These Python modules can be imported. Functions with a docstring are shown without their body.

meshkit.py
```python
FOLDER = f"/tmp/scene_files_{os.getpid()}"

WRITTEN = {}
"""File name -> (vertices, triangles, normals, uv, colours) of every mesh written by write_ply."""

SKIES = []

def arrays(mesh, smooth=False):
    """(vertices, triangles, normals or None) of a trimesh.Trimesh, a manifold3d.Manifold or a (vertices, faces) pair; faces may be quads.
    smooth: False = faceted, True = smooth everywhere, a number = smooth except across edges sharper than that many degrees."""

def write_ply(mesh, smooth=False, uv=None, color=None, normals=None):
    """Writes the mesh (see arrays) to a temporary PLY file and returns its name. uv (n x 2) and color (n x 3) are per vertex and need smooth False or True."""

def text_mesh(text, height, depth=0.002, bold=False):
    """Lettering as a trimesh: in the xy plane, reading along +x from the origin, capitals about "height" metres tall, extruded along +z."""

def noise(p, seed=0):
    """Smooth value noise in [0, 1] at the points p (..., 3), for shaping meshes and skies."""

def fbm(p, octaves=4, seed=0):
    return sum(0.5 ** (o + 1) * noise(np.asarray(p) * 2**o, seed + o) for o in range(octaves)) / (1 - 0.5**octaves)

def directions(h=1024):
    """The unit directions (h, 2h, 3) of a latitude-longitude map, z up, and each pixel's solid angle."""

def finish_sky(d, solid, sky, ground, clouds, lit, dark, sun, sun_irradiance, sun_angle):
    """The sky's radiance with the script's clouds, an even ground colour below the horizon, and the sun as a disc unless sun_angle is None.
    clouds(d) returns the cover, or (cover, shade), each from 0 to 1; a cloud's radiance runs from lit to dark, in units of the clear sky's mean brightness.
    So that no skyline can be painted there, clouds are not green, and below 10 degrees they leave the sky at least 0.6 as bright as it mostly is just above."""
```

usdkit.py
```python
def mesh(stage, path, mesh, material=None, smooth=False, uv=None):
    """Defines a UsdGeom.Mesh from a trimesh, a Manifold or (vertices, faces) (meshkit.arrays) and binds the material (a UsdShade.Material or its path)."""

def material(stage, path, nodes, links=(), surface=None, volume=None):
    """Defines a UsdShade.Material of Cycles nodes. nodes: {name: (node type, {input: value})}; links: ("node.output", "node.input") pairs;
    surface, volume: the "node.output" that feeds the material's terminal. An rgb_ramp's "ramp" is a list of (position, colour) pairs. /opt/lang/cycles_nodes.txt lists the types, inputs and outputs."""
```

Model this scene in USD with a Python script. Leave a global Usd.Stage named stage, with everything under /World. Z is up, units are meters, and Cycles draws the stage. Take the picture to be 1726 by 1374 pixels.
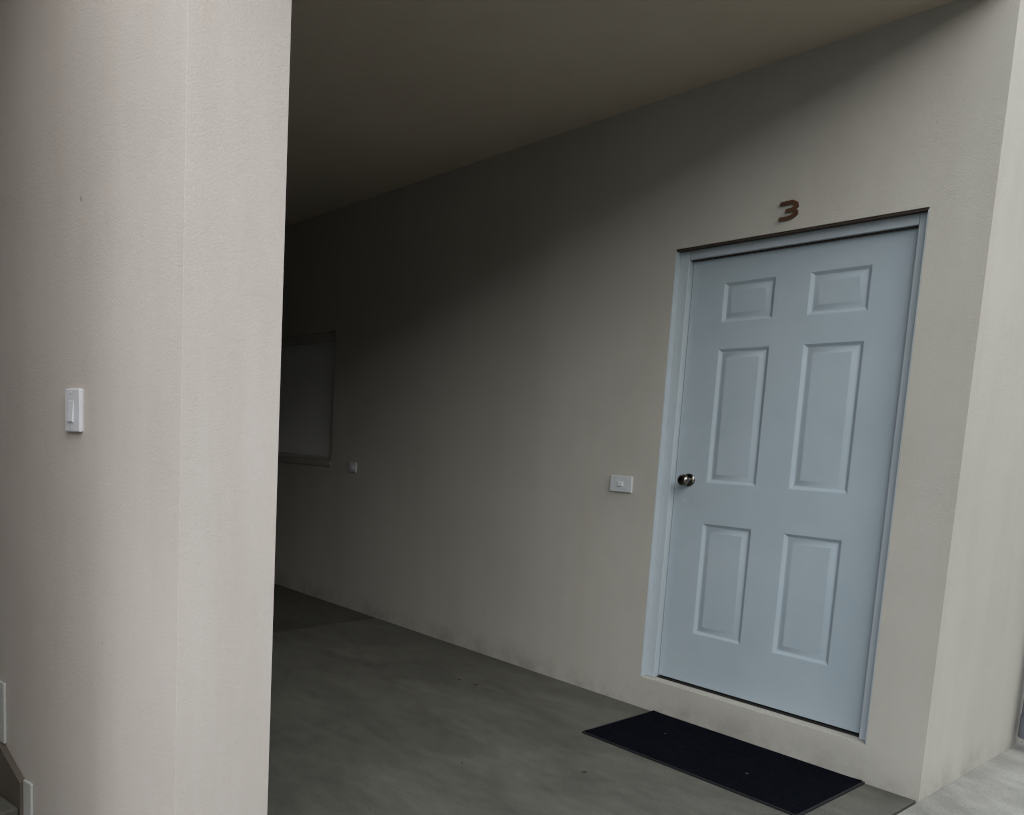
import math, random
import numpy as np, trimesh, usdkit, meshkit
import manifold3d as m3
from shapely.geometry import Polygon, LineString, box as sbox
from shapely.ops import unary_union
from pxr import Usd, UsdGeom, UsdLux, UsdShade, Gf, Sdf

random.seed(7); rng = np.random.default_rng(7)
stage = Usd.Stage.CreateInMemory()
UsdGeom.SetStageUpAxis(stage, UsdGeom.Tokens.z); UsdGeom.SetStageMetersPerUnit(stage, 1.0)
UsdGeom.Xform.Define(stage, '/World'); UsdGeom.Scope.Define(stage, '/World/Looks')

# ------------------------------------------------------------------ camera
cam = UsdGeom.Camera.Define(stage, '/World/camera')
AP = 36.0
cam.CreateHorizontalApertureAttr(AP)
cam.CreateFocalLengthAttr(1352.43 / 1726 * AP)
cam.CreateHorizontalApertureOffsetAttr((863 - 479.7) / 1726 * AP)
cam.CreateVerticalApertureOffsetAttr((868.5 - 687) / 1726 * AP)
RT = (0.55030412, 0.83438673, 0.03105095); DN = (0.11233143, -0.03713335, -0.99297672); FW = (-0.82737357, 0.54992717, -0.11416249)
C0 = (2.270, -3.692, 1.371)
cam.AddTransformOp().Set(Gf.Matrix4d(*RT, 0, *[-x for x in DN], 0, *[-x for x in FW], 0, *C0, 1))
cam.CreateClippingRangeAttr(Gf.Vec2f(0.05, 5000))
cam.CreateExposureAttr(2.02)

# ------------------------------------------------------------------ sky and sun
SUN_AZ, SUN_EL = math.radians(114), math.radians(25)          # azimuth from +y towards +x
SKY_STRENGTH = 0.085
sky = UsdLux.DomeLight.Define(stage, '/World/sky')
skym = usdkit.material(stage, '/World/Looks/sky', {
    'tc': ('texture_coordinate', {}),
    'sk': ('sky_texture', {'sky_type': 'single_scattering', 'sun_disc': False, 'sun_elevation': SUN_EL, 'sun_rotation': SUN_AZ, 'aerosol_density': 2.0}),
    'n': ('noise_texture', {'scale': 2.2, 'detail': 6, 'roughness': 0.55}),
    'r': ('rgb_ramp', {'ramp': [(0.3, (0.72, 0.72, 0.72)), (0.62, (0.95, 0.95, 0.95))]}),
    'cl': ('mix', {'mix_type': 'mix', 'color2': (4.5, 4.75, 5.1)}),
    'bg': ('background_shader', {'strength': SKY_STRENGTH}),
}, [('tc.generated', 'n.vector'), ('n.fac', 'r.fac'), ('r.color', 'cl.fac'), ('sk.color', 'cl.color1'), ('cl.color', 'bg.color')], surface='bg.background')
UsdShade.MaterialBindingAPI.Apply(sky.GetPrim()).Bind(skym)
sky.GetPrim().SetCustomDataByKey('kind', 'structure')
sun = UsdLux.DistantLight.Define(stage, '/World/sun')
sun.CreateNormalizeAttr(True) if hasattr(sun, 'CreateNormalizeAttr') else None
sun.CreateIntensityAttr(0.21); sun.CreateAngleAttr(88.0); sun.CreateColorAttr(Gf.Vec3f(1.0, 0.982, 0.955))
sd = np.array([math.sin(SUN_AZ) * math.cos(SUN_EL), math.cos(SUN_AZ) * math.cos(SUN_EL), math.sin(SUN_EL)])
zx = sd; xx = np.cross([0, 0, 1.0], zx); xx /= np.linalg.norm(xx); yx = np.cross(zx, xx)
sun.AddTransformOp().Set(Gf.Matrix4d(*xx, 0, *yx, 0, *zx, 0, 0, 0, 30, 1))

# ------------------------------------------------------------------ helpers
names = {}
def numbered(parent, name):
    k = names.get((parent, name), -1) + 1; names[(parent, name)] = k
    return f'{parent}/{name}' + (f'_{k:03d}' if k else '')
def tag(p, label=None, cat=None, group=None, kind=None):
    p = p.GetPrim() if hasattr(p, 'GetPrim') else p
    for k, v in (('label', label), ('category', cat), ('group', group), ('kind', kind)):
        if v: p.SetCustomDataByKey(k, v)
    return p
def thing(name, label, cat, loc=(0, 0, 0), group=None, parent='/World', basis=None):
    x = UsdGeom.Xform.Define(stage, numbered(parent, name))
    if basis is not None:
        a, b, c = basis; x.AddTransformOp().Set(Gf.Matrix4d(*map(float, a), 0, *map(float, b), 0, *map(float, c), 0, *map(float, loc), 1))
    else: x.AddTranslateOp().Set(Gf.Vec3d(*map(float, loc)))
    return tag(x, label, cat, group)
def obj(name, mesh, mat, parent='/World', smooth=30, label=None):
    path = parent if isinstance(parent, str) else str(parent.GetPath())
    m = usdkit.mesh(stage, numbered(path, name), mesh, mat, smooth=smooth)
    if label: tag(m, label)
    return m.GetPrim()
def T(mesh, off):
    mesh = mesh.copy(); mesh.apply_translation(off); return mesh
def cat(*ms): return trimesh.util.concatenate(list(ms))
def bx(a, b): 
    a, b = np.array(a, float), np.array(b, float); lo, hi = np.minimum(a, b), np.maximum(a, b)
    return trimesh.creation.box(bounds=[lo, hi])
def mbox(a, b):
    a, b = np.array(a, float), np.array(b, float); lo, hi = np.minimum(a, b), np.maximum(a, b)
    return m3.Manifold.cube(list(hi - lo)).translate(list(lo))
def tm(man):
    m = man.to_mesh(); return trimesh.Trimesh(m.vert_properties[:, :3], m.tri_verts, process=False)
def rbox(a, b, r, seg=8):
    a, b = np.array(a, float), np.array(b, float); lo, hi = np.minimum(a, b) + r, np.maximum(a, b) - r
    s = m3.Manifold.sphere(r, seg)
    return tm(m3.Manifold.batch_hull([s.translate([x, y, z]) for x in (lo[0], hi[0]) for y in (lo[1], hi[1]) for z in (lo[2], hi[2])]))
def ext(poly, h, z0=0.0):
    gs = getattr(poly, 'geoms', [poly])
    return T(cat(*[trimesh.creation.extrude_polygon(g, h, engine='earcut') for g in gs]), (0, 0, z0))
def lathe(prof, seg=32): return trimesh.creation.revolve(np.array(prof), sections=seg)

# ------------------------------------------------------------------ materials
def L(n): return '/World/Looks/' + n
def plaster(name, col, bump=0.35, var=0.05, stain=0.05, grime=0.0):
    c = np.array(col)
    return usdkit.material(stage, L(name), {
        'g': ('geometry', {}),
        'ms': ('mapping', {'mapping_type': 'point', 'scale': (7, 7, 0.9)}),
        'n1': ('noise_texture', {'scale': 1.3, 'detail': 5, 'roughness': 0.6}),
        'n2': ('noise_texture', {'scale': 1.0, 'detail': 4, 'roughness': 0.6}),
        'n3': ('noise_texture', {'scale': 170, 'detail': 3, 'roughness': 0.6}),
        'n4': ('noise_texture', {'scale': 26, 'detail': 4, 'roughness': 0.65}),
        'r1': ('rgb_ramp', {'ramp': [(0.3, tuple(c * (1 - var))), (0.7, tuple(c * (1 + var)))]}),
        'r2': ('rgb_ramp', {'ramp': [(0.42, (1, 1, 1)), (0.72, tuple(1 - stain * np.array([0.8, 1.0, 1.3])))]}),
        'r4': ('rgb_ramp', {'ramp': [(0.62, (1, 1, 1)), (0.80, (0.90, 0.885, 0.86))]}),
        'm': ('mix', {'mix_type': 'multiply', 'fac': 1.0}),
        'm2': ('mix', {'mix_type': 'multiply', 'fac': 0.7}),
        'sx': ('separate_xyz', {}), 'mr': ('map_range', {'range_type': 'smoothstep', 'from_min': 0.0, 'from_max': 0.17, 'to_min': 1.0, 'to_max': 0.0, 'clamp': True}),
        'n5': ('noise_texture', {'scale': 3.4, 'detail': 8, 'roughness': 0.7}),
        'r5': ('map_range', {'range_type': 'smoothstep', 'from_min': 0.36, 'from_max': 0.68, 'to_min': 0.0, 'to_max': grime, 'clamp': True}),
        'mg': ('math', {'math_type': 'multiply'}),
        'm3': ('mix', {'mix_type': 'mix', 'color2': (0.13, 0.125, 0.105)}),
        'h': ('math', {'math_type': 'multiply_add', 'value2': 0.6}),
        'b': ('bump', {'strength': bump, 'distance': 0.0025}),
        'p': ('principled_bsdf', {'roughness': 0.85, 'specular_ior_level': 0.2}),
    }, [('g.position', 'n1.vector'), ('g.position', 'ms.vector'), ('ms.vector', 'n2.vector'), ('g.position', 'n3.vector'), ('g.position', 'n4.vector'),
        ('n1.fac', 'r1.fac'), ('n2.fac', 'r2.fac'), ('n4.fac', 'r4.fac'), ('r1.color', 'm.color1'), ('r2.color', 'm.color2'),
        ('m.color', 'm2.color1'), ('r4.color', 'm2.color2'), ('g.position', 'sx.vector'), ('sx.z', 'mr.value'), ('g.position', 'n5.vector'), ('n5.fac', 'r5.value'), ('mr.result', 'mg.value1'), ('r5.result', 'mg.value2'),
        ('mg.value', 'm3.fac'), ('m2.color', 'm3.color1'), ('m3.color', 'p.base_color'),
        ('n4.fac', 'h.value1'), ('n3.fac', 'h.value3'), ('h.value', 'b.height'), ('b.normal', 'p.normal')], surface='p.BSDF')
def concrete(name, col, var=0.22, stretch=1.7):
    c = np.array(col)
    return usdkit.material(stage, L(name), {
        'g': ('geometry', {}),
        'mp': ('mapping', {'mapping_type': 'point', 'rotation': (0, 0, 0.5), 'scale': (1.0, stretch, 1.0)}),
        'n1': ('noise_texture', {'scale': 1.6, 'detail': 7, 'roughness': 0.62, 'distortion': 0.8}),
        'n2': ('noise_texture', {'scale': 9, 'detail': 5, 'roughness': 0.6}),
        'n3': ('noise_texture', {'scale': 140, 'detail': 3, 'roughness': 0.7}),
        'r1': ('rgb_ramp', {'ramp': [(0.32, tuple(c * (1 - var))), (0.5, tuple(c)), (0.68, tuple(c * (1 + var)))]}),
        'r2': ('rgb_ramp', {'ramp': [(0.3, (0.84, 0.83, 0.81)), (0.65, (1.06, 1.05, 1.03))]}),
        'r3': ('rgb_ramp', {'ramp': [(0.32, (0.74, 0.74, 0.73)), (0.5, (1.0, 1.0, 1.0)), (0.7, (1.14, 1.14, 1.12))]}),
        'm': ('mix', {'mix_type': 'multiply', 'fac': 1.0}), 'm2': ('mix', {'mix_type': 'multiply', 'fac': 1.0}),
        'b': ('bump', {'strength': 0.4, 'distance': 0.002}),
        'p': ('principled_bsdf', {'roughness': 0.75, 'specular_ior_level': 0.3}),
    }, [('g.position', 'mp.vector'), ('mp.vector', 'n1.vector'), ('mp.vector', 'n2.vector'), ('g.position', 'n3.vector'), ('n1.fac', 'r1.fac'), ('n2.fac', 'r2.fac'), ('n3.fac', 'r3.fac'),
        ('r1.color', 'm.color1'), ('r2.color', 'm.color2'), ('m.color', 'm2.color1'), ('r3.color', 'm2.color2'), ('m2.color', 'p.base_color'),
        ('n3.fac', 'b.height'), ('b.normal', 'p.normal')], surface='p.BSDF')
def paint(name, col, rough=0.4, var=0.05, bump=0.05, scale=60, metallic=0.0, spec=0.4):
    c = np.array(col)
    return usdkit.material(stage, L(name), {
        'g': ('geometry', {}),
        'n': ('noise_texture', {'scale': scale, 'detail': 4, 'roughness': 0.6}),
        'n2': ('noise_texture', {'scale': 3.5, 'detail': 4, 'roughness': 0.6}),
        'r': ('rgb_ramp', {'ramp': [(0.3, tuple(c * (1 - var))), (0.7, tuple(c * (1 + var)))]}),
        'b': ('bump', {'strength': bump, 'distance': 0.002}),
        'p': ('principled_bsdf', {'roughness': rough, 'metallic': metallic, 'specular_ior_level': spec}),
    }, [('g.position', 'n.vector'), ('g.position', 'n2.vector'), ('n2.fac', 'r.fac'), ('r.color', 'p.base_color'), ('n.fac', 'b.height'), ('b.normal', 'p.normal')], surface='p.BSDF')

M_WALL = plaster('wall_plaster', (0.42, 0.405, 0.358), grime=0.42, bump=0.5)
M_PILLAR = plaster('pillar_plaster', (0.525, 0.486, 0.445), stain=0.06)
M_CEIL = plaster('ceiling_plaster', (0.54, 0.475, 0.38), bump=0.3)
M_INNER = plaster('passage_shade_plaster', (0.13, 0.12, 0.105))  # colour set dark to deepen the shade inside the passage
M_FLOOR2 = concrete('dark_concrete', (0.062, 0.061, 0.052))  # darker slab past the joint, lowered further to deepen passage shade
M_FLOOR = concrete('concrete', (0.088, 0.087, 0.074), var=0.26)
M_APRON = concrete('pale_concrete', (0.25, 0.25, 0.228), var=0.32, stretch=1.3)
M_JOINT = paint('joint_filler', (0.06, 0.055, 0.05), 0.9)
M_DOOR = usdkit.material(stage, L('door_paint'), {
    'g': ('geometry', {}), 'mp': ('mapping', {'mapping_type': 'point', 'scale': (150, 150, 9)}), 'n': ('noise_texture', {'scale': 1.0, 'detail': 4, 'roughness': 0.6}),
    'n2': ('noise_texture', {'scale': 3.2, 'detail': 6, 'roughness': 0.62}), 'n3': ('noise_texture', {'scale': 420, 'detail': 2, 'roughness': 0.6}),
    'r': ('rgb_ramp', {'ramp': [(0.28, (0.325, 0.39, 0.425)), (0.5, (0.352, 0.417, 0.452)), (0.72, (0.372, 0.435, 0.468))]}),
    'di': ('vector_math', {'math_type': 'distance', 'vector2': (0.13, 0.06, 1.13)}), 'dm': ('map_range', {'range_type': 'smoothstep', 'from_min': 0.05, 'from_max': 0.30, 'to_min': 1.0, 'to_max': 0.0, 'clamp': True}),
    'sr': ('map_range', {'range_type': 'smoothstep', 'from_min': 0.42, 'from_max': 0.66, 'to_min': 0.0, 'to_max': 0.35, 'clamp': True}), 'mu': ('math', {'math_type': 'multiply'}),
    'mx': ('mix', {'mix_type': 'mix', 'color2': (0.20, 0.22, 0.22)}), 'ad': ('math', {'math_type': 'multiply_add', 'value2': 0.8}),
    'b': ('bump', {'strength': 0.22, 'distance': 0.0012}), 'p': ('principled_bsdf', {'roughness': 0.5, 'specular_ior_level': 0.35})},
    [('g.position', 'mp.vector'), ('mp.vector', 'n.vector'), ('g.position', 'n2.vector'), ('g.position', 'n3.vector'), ('n2.fac', 'r.fac'), ('g.position', 'di.vector1'), ('di.value', 'dm.value'), ('n2.fac', 'sr.value'),
     ('dm.result', 'mu.value1'), ('sr.result', 'mu.value2'), ('mu.value', 'mx.fac'), ('r.color', 'mx.color1'), ('mx.color', 'p.base_color'), ('n.fac', 'ad.value1'), ('n3.fac', 'ad.value3'), ('ad.value', 'b.height'), ('b.normal', 'p.normal')], surface='p.BSDF')
M_FRAME = paint('frame_paint', (0.41, 0.465, 0.49), 0.4, 0.04, 0.06, 80)
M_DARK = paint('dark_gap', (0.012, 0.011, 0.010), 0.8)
M_BRSHADE = paint('brown_shade', (0.035, 0.024, 0.016), 0.8)  # dark brown standing in for shade under the door head
M_KNOB = paint('knob_metal', (0.22, 0.205, 0.18), 0.13, 0.1, 0.0, 60, 1.0)
M_MAT = usdkit.material(stage, L('mat_fibre'), {
    'g': ('geometry', {}), 'n': ('noise_texture', {'scale': 300, 'detail': 3, 'roughness': 0.7}), 'n2': ('noise_texture', {'scale': 6, 'detail': 5, 'roughness': 0.65}),
    'w': ('wave_texture', {'wave_type': 'bands', 'bands_direction': 'x', 'profile': 'sine', 'scale': 26.0, 'distortion': 0.6, 'detail': 2}),
    'r': ('rgb_ramp', {'ramp': [(0.3, (0.0014, 0.002, 0.0045)), (0.55, (0.0018, 0.0026, 0.0055)), (0.75, (0.0026, 0.0033, 0.0062))]}),
    'r3': ('rgb_ramp', {'ramp': [(0.3, (0.5, 0.5, 0.5)), (0.75, (1.7, 1.7, 1.7))]}), 'm': ('mix', {'mix_type': 'multiply', 'fac': 1.0}),
    'ad': ('math', {'math_type': 'add'}), 'b': ('bump', {'strength': 0.9, 'distance': 0.004}), 'p': ('principled_bsdf', {'roughness': 0.95, 'specular_ior_level': 0.05})},
    [('g.position', 'n.vector'), ('g.position', 'n2.vector'), ('g.position', 'w.vector'), ('n2.fac', 'r.fac'), ('n.fac', 'r3.fac'), ('r.color', 'm.color1'), ('r3.color', 'm.color2'), ('m.color', 'p.base_color'),
     ('n.fac', 'ad.value1'), ('w.fac', 'ad.value2'), ('ad.value', 'b.height'), ('b.normal', 'p.normal')], surface='p.BSDF')
M_RIM = paint('mat_rim', (0.005, 0.0055, 0.008), 0.7)
M_NUM = paint('rusty_brown', (0.062, 0.026, 0.011), 0.6, 0.35, 0.2, 200)
M_PLATE = paint('white_plastic', (0.62, 0.63, 0.66), 0.35, 0.02, 0.02)
M_PLATE2 = paint('aged_plastic', (0.50, 0.53, 0.53), 0.4, 0.03, 0.02)
M_WINFR = paint('window_frame_paint', (0.40, 0.39, 0.36), 0.5)
M_SILL = paint('sill_paint', (0.33, 0.32, 0.29), 0.6)
M_BLIND = usdkit.material(stage, L('blind_fabric'), {'p': ('principled_bsdf', {'base_color': (0.9, 0.9, 0.92), 'roughness': 0.8, 'specular_ior_level': 0.1})}, [], surface='p.BSDF')
M_PIPE = paint('pipe_grey', (0.16, 0.17, 0.20), 0.5, 0.15, 0.1)
M_SKIRT = paint('skirting_pale', (0.5, 0.51, 0.49), 0.5)
M_BROWN = paint('skirting_brown', (0.10, 0.085, 0.065), 0.7, 0.2, 0.2)
M_SPECK = paint('dry_leaf', (0.035, 0.025, 0.02), 0.8)
M_GLASS = usdkit.material(stage, L('pane_glass'), {
    'f': ('fresnel', {'IOR': 1.5}), 't': ('transparent_bsdf', {'color': (0.98, 0.98, 0.98)}), 'gl': ('glossy_bsdf', {'roughness': 0.12, 'color': (0.9, 0.9, 0.9)}), 'mx': ('mix_closure', {}), 'ge': ('geometry', {}), 'iv': ('math', {'math_type': 'subtract', 'value1': 1.0}), 'mu': ('math', {'math_type': 'multiply'})},
    [('ge.backfacing', 'iv.value2'), ('iv.value', 'mu.value1'), ('f.fac', 'mu.value2'), ('mu.value', 'mx.fac'), ('t.BSDF', 'mx.closure1'), ('gl.BSDF', 'mx.closure2')], surface='mx.closure')

# ------------------------------------------------------------------ dimensions (metres): wall face y = 0, x to the right, corner at XC
XC, ZC, XL = 1.182, 2.963, -6.0
DX0, DX1, DZ0, DZ1 = 0.0, 0.990, 0.158, 2.246           # door opening
WX0, WX1, WZ0, WZ1 = -4.05, -2.665, 1.045, 2.075         # window opening
PA = np.array([0.4741, -2.8124]); ANG = math.radians(13)
U = np.array([-math.cos(ANG), -math.sin(ANG)]); N = np.array([-U[1], U[0]])   # along the stair wall, and out of it
PB = PA - 0.347 * N                                       # the pillar's far edge

# ------------------------------------------------------------------ ground and floor
g = trimesh.creation.box(bounds=[[-400, -400, -0.3], [400, 400, -0.12]])
tag(obj('ground', g, concrete('asphalt', (0.07, 0.07, 0.068)), smooth=False), kind='structure')
fl = thing('floor', None, None); tag(fl, kind='structure')
J = 0.005
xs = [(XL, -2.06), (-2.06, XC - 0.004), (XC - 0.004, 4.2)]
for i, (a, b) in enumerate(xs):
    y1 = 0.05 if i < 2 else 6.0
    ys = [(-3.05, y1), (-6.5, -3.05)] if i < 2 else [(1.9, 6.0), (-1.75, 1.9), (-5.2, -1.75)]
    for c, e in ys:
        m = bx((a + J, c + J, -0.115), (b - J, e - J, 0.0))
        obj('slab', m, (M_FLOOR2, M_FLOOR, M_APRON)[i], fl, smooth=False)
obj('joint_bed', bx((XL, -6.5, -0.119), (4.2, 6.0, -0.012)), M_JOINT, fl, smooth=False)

# ------------------------------------------------------------------ apartment building: wall block, ceiling, door, window
bld = thing('apartment_building', 'beige plastered apartment wall with a pale blue panelled door in a covered passage', 'building')
r = 0.0015
plan = m3.CrossSection([[[XL - 0.2, 0], [XC, 0], [XC, 5.5], [XL - 0.2, 5.5]]]).offset(-r, m3.JoinType.Miter).offset(r, m3.JoinType.Round, 2.0, 48)
blk = m3.Manifold.extrude(plan, 3.35).translate([0, 0, -0.02])
blk -= mbox((DX0, -0.1, DZ0), (DX1, 0.22, DZ1))
blk -= mbox((WX0, -0.1, WZ0), (WX1, 0.30, WZ1))
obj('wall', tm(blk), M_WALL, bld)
slab = unary_union([sbox(XL - 0.2, -2.55, XC - 0.012, 0.01), sbox(XL - 0.2, -6.5, 0.2, -2.54)])  # second rectangle is unseen, extended over the stairs to shade the pale wall
obj('ceiling', ext(slab, 0.3, ZC), M_CEIL, bld, smooth=False)
obj('end_wall', bx((XL - 0.2, -6.5, -0.02), (XL, -0.001, ZC + 0.01)), M_INNER, bld, smooth=False)  # unseen end of the passage, coloured dark to deepen its shade
obj('upper_wall', bx((XL - 0.2, -2.45, 3.34), (XC - 0.02, 5.4, 6.4)), M_WALL, bld, smooth=False)

# frame, set back in the opening
FI0, FI1, FY, LY, FT = 0.048, 0.948, 0.040, 0.076, 2.196
fr = thing('door_frame', None, None, parent=str(bld.GetPath()))
def jamb(x0, x1): return rbox((x0, FY, DZ0 + 0.001), (x1, 0.16, DZ1 - 0.001), 0.003)
obj('jamb', jamb(DX0 + 0.001, FI0), M_FRAME, fr); obj('jamb', jamb(FI1, DX1 - 0.001), M_FRAME, fr)
obj('head', rbox((FI0 + 0.0005, FY + 0.002, FT), (FI1 - 0.0005, 0.16, DZ1 - 0.002), 0.003), M_FRAME, fr)
for x0, x1 in ((DX0 + 0.0005, DX0 + 0.004), (DX1 - 0.004, DX1 - 0.0005)):
    obj('lining', bx((x0, 0.0015, DZ0 + 0.0015), (x1, FY - 0.0005, DZ1 - 0.0105)), M_FRAME, fr, smooth=False)
obj('head_shade', bx((DX0 + 0.0005, 0.004, DZ1 - 0.010), (DX1 - 0.0005, FY - 0.001, DZ1 - 0.0005)), M_BRSHADE, fr, smooth=False)  # dark strip painting in the shade on the opening's soffit
obj('side_gap_shade', bx((FI1 - 0.006, LY - 0.012, DZ0 + 0.012), (FI1 - 0.001, LY - 0.001, FT - 0.006)), M_DARK, fr, smooth=False)  # dark strip painting in the shaded gap beside the leaf
obj('top_gap_shade', bx((FI0 + 0.001, LY - 0.016, FT - 0.006), (FI1 - 0.001, LY - 0.001, FT - 0.0005)), M_BRSHADE, fr, smooth=False)  # brown strip painting in the shade line above the leaf
obj('outer_gap_shade', bx((DX1 - 0.0095, FY - 0.010, DZ0 + 0.002), (DX1 - 0.0045, FY - 0.0005, DZ1 - 0.011)), M_PIPE, fr, smooth=False)  # dark strip painting in the shaded edge between frame and wall
obj('threshold_shade', bx((FI0 + 0.001, LY - 0.010, DZ0 + 0.0005), (FI1 - 0.001, 0.2, DZ0 + 0.006)), M_DARK, fr, smooth=False)  # dark strip painting in the shaded gap under the leaf
for z in (0.42, 1.2, 1.98): obj('hinge', T(trimesh.creation.cylinder(0.006, 0.09, sections=10), (FI1 - 0.002, LY - 0.004, z)), M_FRAME, fr)

dr = thing('door', None, None, parent=str(bld.GetPath()))
LX0, LX1, LZ0, LZ1 = FI0 + 0.003, FI1 - 0.003, DZ0 + 0.014, FT - 0.004
cols = [(0.203, 0.432), (0.567, 0.798)]; rows = [(1.893, 2.077), (1.150, 1.777), (0.417, 0.960)]
leaf2d = sbox(LX0, LZ0, LX1, LZ1)
for a, b in cols:
    for c, e in rows: leaf2d = leaf2d.difference(sbox(a, c, b, e))
leaf = ext(leaf2d, 0.042)
leaf.apply_transform(np.array([[1, 0, 0, 0], [0, 0, 1, LY], [0, 1, 0, 0], [0, 0, 0, 1.0]])); leaf.invert()
obj('leaf', leaf, M_DOOR, dr, smooth=False)
prof = [(0.0, 0.0), (0.003, 0.0004), (0.007, 0.003), (0.013, 0.0085), (0.017, 0.0105), (0.021, 0.0105), (0.025, 0.0092), (0.040, 0.0034), (0.043, 0.0026), (0.047, 0.0025)]
def panel(a, b, c, e):
    v, f = [], []
    for ins, dep in prof:
        v += [(a + ins, LY + dep, c + ins), (b - ins, LY + dep, c + ins), (b - ins, LY + dep, e - ins), (a + ins, LY + dep, e - ins)]
    for k in range(len(prof) - 1):
        for s in range(4):
            p, q = 4 * k + s, 4 * k + (s + 1) % 4
            f += [(p, q, q + 4), (p, q + 4, p + 4)]
    k = 4 * (len(prof) - 1); f += [(k, k + 1, k + 2), (k, k + 2, k + 3)]
    v = np.array(v); back = len(v)
    v = np.vstack([v, [(a, LY + 0.03, c), (b, LY + 0.03, c), (b, LY + 0.03, e), (a, LY + 0.03, e)]])
    for s in range(4):
        p, q = s, (s + 1) % 4; f += [(q, p, back + p), (q, back + p, back + q)]
    f += [(back, back + 3, back + 2), (back, back + 2, back + 1)]
    m = trimesh.Trimesh(v, f, process=False)
    return m
for c, e in rows:
    for a, b in cols: obj('panel', panel(a, b, c, e), M_DOOR, dr, smooth=22)
# knob: rosette, neck, ball
kp = [(0.0, 0.0), (0.031, 0.0), (0.031, 0.004), (0.026, 0.008), (0.014, 0.010), (0.011, 0.014), (0.011, 0.030), (0.016, 0.034), (0.024, 0.039), (0.0275, 0.047), (0.0268, 0.055), (0.022, 0.062), (0.012, 0.0655), (0.0, 0.066)]
kn = lathe(kp, 36); kn.apply_transform(trimesh.transformations.rotation_matrix(math.pi / 2, [1, 0, 0]))
obj('knob', T(kn, (0.118, LY, 1.158)), M_KNOB, dr, smooth=40)
obj('latch_mark', T(trimesh.creation.cylinder(0.006, 0.003, sections=12, transform=trimesh.transformations.rotation_matrix(math.pi / 2, [1, 0, 0])), (0.105, LY - 0.0005, 1.06)), M_FRAME, dr)

# window in the passage
wn = thing('window', None, None, parent=str(bld.GetPath()))
fw = 0.045; wy = 0.035
wf = ext(sbox(WX0 + .001, WZ0 + .05, WX1 - .001, WZ1 - .001).difference(sbox(WX0 + fw, WZ0 + .05 + fw * .5, WX1 - 0.02, WZ1 - fw - .02)), 0.05)
wf.apply_transform(np.array([[1, 0, 0, 0], [0, 0, 1, wy], [0, 1, 0, 0], [0, 0, 0, 1.0]])); wf.invert()
obj('frame', wf, M_WINFR, wn, smooth=False)
obj('sill', rbox((WX0 + .002, -0.008, WZ0 + 0.002), (WX1 - .002, 0.12, WZ0 + 0.048), 0.006), M_SILL, wn)
obj('pane', bx((WX0 + fw + .001, wy + .02, WZ0 + .05), (WX1 - .021, wy + .025, WZ1 - fw - .021)), M_GLASS, wn, smooth=False)
obj('blind', bx((WX0 + .004, wy + .075, WZ0 + .004), (WX1 - .004, wy + .079, WZ1 - .002)), M_BLIND, wn, smooth=False)

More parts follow.
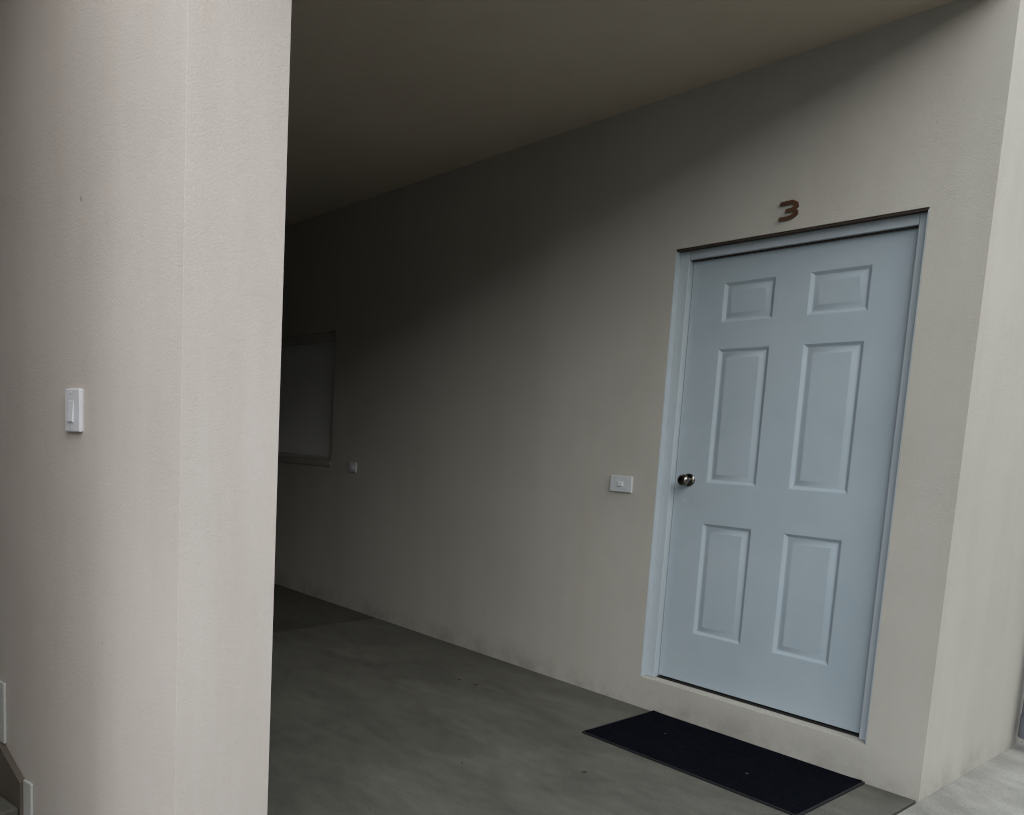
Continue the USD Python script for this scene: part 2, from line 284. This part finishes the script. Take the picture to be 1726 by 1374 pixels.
# ------------------------------------------------------------------ stair wall (the pale pillar on the left)
sw = thing('stair_wall', 'broad pale plastered wall end standing at the left, carrying a light switch', 'wall')
far = PA + 4.6 * U
poly = [PA, PB, [XL, PB[1] - 0.02], [XL, far[1] - 0.4], far]
pg = np.array([[float(p[0]), float(p[1])] for p in poly])
if 0.5 * np.sum(pg[:, 0] * np.roll(pg[:, 1], -1) - np.roll(pg[:, 0], -1) * pg[:, 1]) < 0: pg = pg[::-1]
cs = m3.CrossSection([pg.tolist()])
cs = cs.offset(-0.0008, m3.JoinType.Miter).offset(0.0008, m3.JoinType.Round, 2.0, 24)
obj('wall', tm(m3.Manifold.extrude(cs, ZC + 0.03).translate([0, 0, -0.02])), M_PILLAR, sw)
obj('added_passage_side', bx((XL + 0.002, PB[1] - 0.1, 0.002), (PB[0] - 0.14, PB[1] + 0.012, ZC - 0.002)), M_INNER, sw, smooth=False)  # unseen facing added in a dark colour to deepen the passage shade

# ------------------------------------------------------------------ stairs climbing to the left along that wall
UB = (np.array([*U, 0]), np.array([*N, 0]), np.array([0, 0, 1.0]))   # local x = along the wall to the left, y = out of the wall, z = up (left-handed: mirrored below)
def loc(m):
    """local (u, n, z) mesh to the world"""
    v = np.asarray(m.vertices); w = np.zeros_like(v)
    w[:, :2] = PA + v[:, :1] * U + v[:, 1:2] * N; w[:, 2] = v[:, 2]
    f = np.asarray(m.faces)
    if U[0] * N[1] - U[1] * N[0] < 0: f = f[:, ::-1]
    return trimesh.Trimesh(w, f, process=False)
st = thing('staircase', 'grey concrete stairs with pale risers climbing along the wall at the bottom left corner', 'stairs')
RUN, RISE, U0, Z0 = 0.175, 0.19, 0.775, 0.10
for k in range(10):
    u0, z = U0 + RUN * k, Z0 + RISE * k
    obj('tread', loc(rbox((u0 - 0.012, 0.03, z - 0.035), (u0 + RUN - 0.0125, 0.595, z), 0.006)), M_FLOOR, st)
    obj('riser', loc(bx((u0, 0.031, (z - RISE + 0.001) if k else -0.01), (u0 + 0.02, 0.59, z - 0.036))), M_SKIRT, st, smooth=False)
    if k: obj('skirting_block', loc(rbox((u0 - 0.058, 0.001, z - 0.02), (u0 - 0.008, 0.012, z + 0.19), 0.003)), M_SKIRT, st)
    else: obj('skirting_block', loc(rbox((u0 - 0.058, 0.001, -0.01), (u0 - 0.008, 0.012, z + 0.088), 0.003)), M_SKIRT, st)
    a = Polygon([(u0 - 0.009, z - 0.1), (u0 + RUN - 0.009, z + 0.02), (u0 + RUN - 0.009, z + 0.185), (u0 - 0.009, z + 0.08)])
    mm = trimesh.creation.extrude_polygon(a, 0.022, engine='earcut'); v = mm.vertices[:, [0, 2, 1]].copy(); v[:, 1] += 0.001
    obj('stringer', loc(trimesh.Trimesh(v, mm.faces[:, ::-1], process=False)), M_BROWN, st, smooth=False)

# unseen wall added beside the stairs to shade the pale wall
sw2 = thing('added_shade_wall', 'unseen plastered wall added on the outer side of the stairs to shade the pale wall', 'wall')
obj('wall', loc(rbox((0.20, 0.60, -0.02), (4.6, 0.76, ZC - 0.004), 0.008)), M_PILLAR, sw2)

# ------------------------------------------------------------------ unseen block added behind the camera to cut off low sky
nb = thing('added_sky_blocker', 'unseen grey brown apartment block added across the yard to cut off low sky', 'building')
NX = 10.5
blk = mbox((NX, -22, -0.1), (NX + 7, 24, 5.4))
wins = []
for z in (0.9, 3.6):
    for k in range(10):
        y = -19 + 4.3 * k; blk -= mbox((NX - 0.1, y, z), (NX + 0.15, y + 1.5, z + 1.3)); wins.append((y, z))
obj('wall', tm(blk), plaster('sky_blocker_plaster', (0.17, 0.16, 0.145)), nb, smooth=False)
obj('roof', bx((NX - 0.4, -22.4, 5.401), (NX + 7.4, 24.4, 5.6)), M_FLOOR, nb, smooth=False)
for y, z in wins:
    wf_ = thing('window', None, None, parent=str(nb.GetPath()))
    obj('frame', cat(bx((NX + 0.06, y + .001, z + .001), (NX + 0.12, y + 1.499, z + 0.06)), bx((NX + 0.06, y + .001, z + 1.24), (NX + 0.12, y + 1.499, z + 1.299)), bx((NX + 0.06, y + .001, z + .061), (NX + 0.12, y + .06, z + 1.239)), bx((NX + 0.06, y + 1.44, z + .061), (NX + 0.12, y + 1.499, z + 1.239))), M_WINFR, wf_, smooth=False)
    obj('pane', bx((NX + 0.09, y + .061, z + .061), (NX + 0.10, y + 1.439, z + 1.239)), M_DARK, wf_, smooth=False)

# ------------------------------------------------------------------ light switches and plates
def switch_plate(w, h, d, name='plate'):
    return rbox((-w / 2, 0.0005, -h / 2), (w / 2, d, h / 2), 0.0035)
q = thing('light_switch', 'white upright light switch with narrow rocker on the pale wall at left', 'light switch')
cu, cz = 0.472, 1.388
w, h = 0.078, 0.122
obj('plate', loc(T(rbox((-w / 2, -0.002, -h / 2), (w / 2, 0.013, h / 2), 0.004), (cu, 0, cz))), M_PLATE, q)
rk = m3.Manifold.hull_points(np.array([(x, y, z) for x in (-0.012, 0.012) for y, z in ((0.0125, -0.032), (0.0125, 0.032), (0.019, -0.028), (0.014, 0.030))]))
obj('rocker', loc(T(tm(rk), (cu + 0.004, 0, cz - 0.003))), M_PLATE, q, smooth=False)
for dz in (-0.05, 0.05):
    obj('screw', loc(T(trimesh.creation.cylinder(0.0032, 0.002, sections=10, transform=trimesh.transformations.rotation_matrix(math.pi / 2, [1, 0, 0])), (cu + 0.004, 0.0135, cz + dz))), M_PLATE2, q)

def wall_plate(name, x, z, w, h, label, cat_, button):
    t = thing(name, label, cat_)
    obj('plate', T(rbox((-w / 2, -0.012, -h / 2), (w / 2, 0.002, h / 2), 0.0035), (x, 0, z)), M_PLATE2, t)
    obj('button', T(rbox((-button[0] / 2, -0.0165, -button[1] / 2), (button[0] / 2, -0.0115, button[1] / 2), 0.002), (x, 0, z)), M_PLATE, t)
    for s in (-1, 1):
        obj('screw', T(trimesh.creation.cylinder(0.003, 0.002, sections=10, transform=trimesh.transformations.rotation_matrix(math.pi / 2, [1, 0, 0])), (x + s * w * 0.36, -0.0122, z)), M_PLATE, t)
wall_plate('doorbell_plate', -0.187, 1.116, 0.122, 0.082, 'small white horizontal switch plate on the wall left of the door knob', 'switch plate', (0.03, 0.024))
wall_plate('outlet_plate', -2.385, 1.063, 0.075, 0.075, 'tiny dim outlet plate deep in the passage beside the dark window', 'outlet', (0.03, 0.03))

# ------------------------------------------------------------------ house number
pts = [(0.4655, 2.3590), (0.506, 2.3605), (0.520, 2.352), (0.5235, 2.340), (0.507, 2.3285), (0.489, 2.3275)]
pts2 = [(0.507, 2.3285), (0.522, 2.320), (0.523, 2.309), (0.510, 2.300), (0.490, 2.2965), (0.4650, 2.2965)]
num = unary_union([LineString(pts).buffer(0.008, 10), LineString(pts2).buffer(0.008, 10)]).buffer(-0.001).buffer(0.001)
nm = ext(num, 0.010); nm.apply_transform(np.array([[1, 0, 0, 0], [0, 0, -1, 0.001], [0, 1, 0, 0], [0, 0, 0, 1.0]]))
tag(obj('house_number', nm, M_NUM, smooth=35), 'rusty brown metal numeral 3 fixed above the pale blue door', 'house number')

# ------------------------------------------------------------------ door mat
mt = thing('door_mat', 'dark navy rubber door mat lying on the concrete below the door', 'door mat', (0.545, -0.285, 0.0))
n = 60; gx, gy = np.meshgrid(np.linspace(-0.452, 0.452, n), np.linspace(-0.272, 0.272, 36), indexing='ij')
zz = 0.0095 + 0.004 * np.clip(np.abs(gx) / 0.45, 0, 1) ** 12 * np.clip(np.abs(gy) / 0.27, 0, 1) ** 12 + 0.003 * (meshkit.fbm(np.stack([gx * 5, gy * 5, gx * 0], -1), 3, 3) - 0.5)
gv = np.stack([gx, gy, zz], -1).reshape(-1, 3); idx = np.arange(n * 36).reshape(n, 36)
gf = np.stack([idx[:-1, :-1], idx[1:, :-1], idx[1:, 1:], idx[:-1, 1:]], -1).reshape(-1, 4)
obj('pile', (gv, gf), M_MAT, mt, smooth=True)
obj('border', ext(sbox(-0.455, -0.275, 0.455, 0.275).buffer(0.005).difference(sbox(-0.4515, -0.2715, 0.4515, 0.2715)), 0.0075, 0.0005), M_RIM, mt, smooth=30)

# ------------------------------------------------------------------ downpipe on the end wall at the right picture edge
dp = thing('downpipe', 'grey drainpipe running down the end wall at the right picture edge', 'drainpipe')
obj('pipe', T(trimesh.creation.cylinder(0.05, 3.1, sections=28), (XC + 0.066, 1.078, 1.62)), M_PIPE, dp)
obj('shoe', T(trimesh.creation.cylinder(0.053, 0.10, sections=28), (XC + 0.066, 1.078, 0.11)), M_PIPE, dp)
for z in (0.7, 2.1): obj('bracket', cat(T(trimesh.creation.annulus(0.0505, 0.055, 0.03, sections=28), (XC + 0.066, 1.078, z)), bx((XC - 0.002, 1.063, z - 0.015), (XC + 0.018, 1.093, z + 0.015))), M_PIPE, dp)

# ------------------------------------------------------------------ small chips in the plaster of the pale wall
chips = []
for u, z, w_, h_ in ((0.446, 1.965, 0.005, 0.018), (0.33, 0.74, 0.003, 0.008)):
    pts_ = [(w_ / 2 * math.cos(t) * rng.uniform(.6, 1.2), h_ / 2 * math.sin(t) * rng.uniform(.7, 1.2)) for t in np.linspace(0, 2 * math.pi, 9)[:-1]]
    mm = ext(Polygon(pts_), 0.0012); mm.apply_transform(np.array([[1, 0, 0, 0], [0, 0, 1, -0.0002], [0, 1, 0, 0], [0, 0, 0, 1.0]])); mm.invert()
    chips.append(loc(T(mm, (u, 0, z))))
m_ = obj('chip_marks', cat(*chips), paint('chip_brown', (0.27, 0.24, 0.21), 0.9), sw, smooth=False); tag(m_, kind='stuff')

# ------------------------------------------------------------------ scraps of dry leaf on the floor and mat
specks = []
for x, y, z, s in [(-0.637, -0.489, 0, .012), (0.362, -0.923, 0, .010), (-0.75, -0.50, 0, .007), (0.72, -0.36, .010, .007), (0.30, -0.25, .010, .006), (0.05, -1.3, 0, .006), (-0.2, -0.8, 0, .004), (-1.1, -1.0, 0, .005)]:
    m = trimesh.creation.icosphere(1, 1.0); m.apply_scale([s, s * 0.6, s * 0.3]); m.vertices *= rng.uniform(0.7, 1.2, (len(m.vertices), 1))
    m.apply_transform(trimesh.transformations.rotation_matrix(rng.uniform(0, 6.28), [0, 0, 1])); specks.append(T(m, (x, y, z + s * 0.25)))
tag(obj('leaf_litter', cat(*specks), M_SPECK), 'tiny dark scraps of dry leaf scattered on the concrete passage floor', 'litter', kind='stuff')
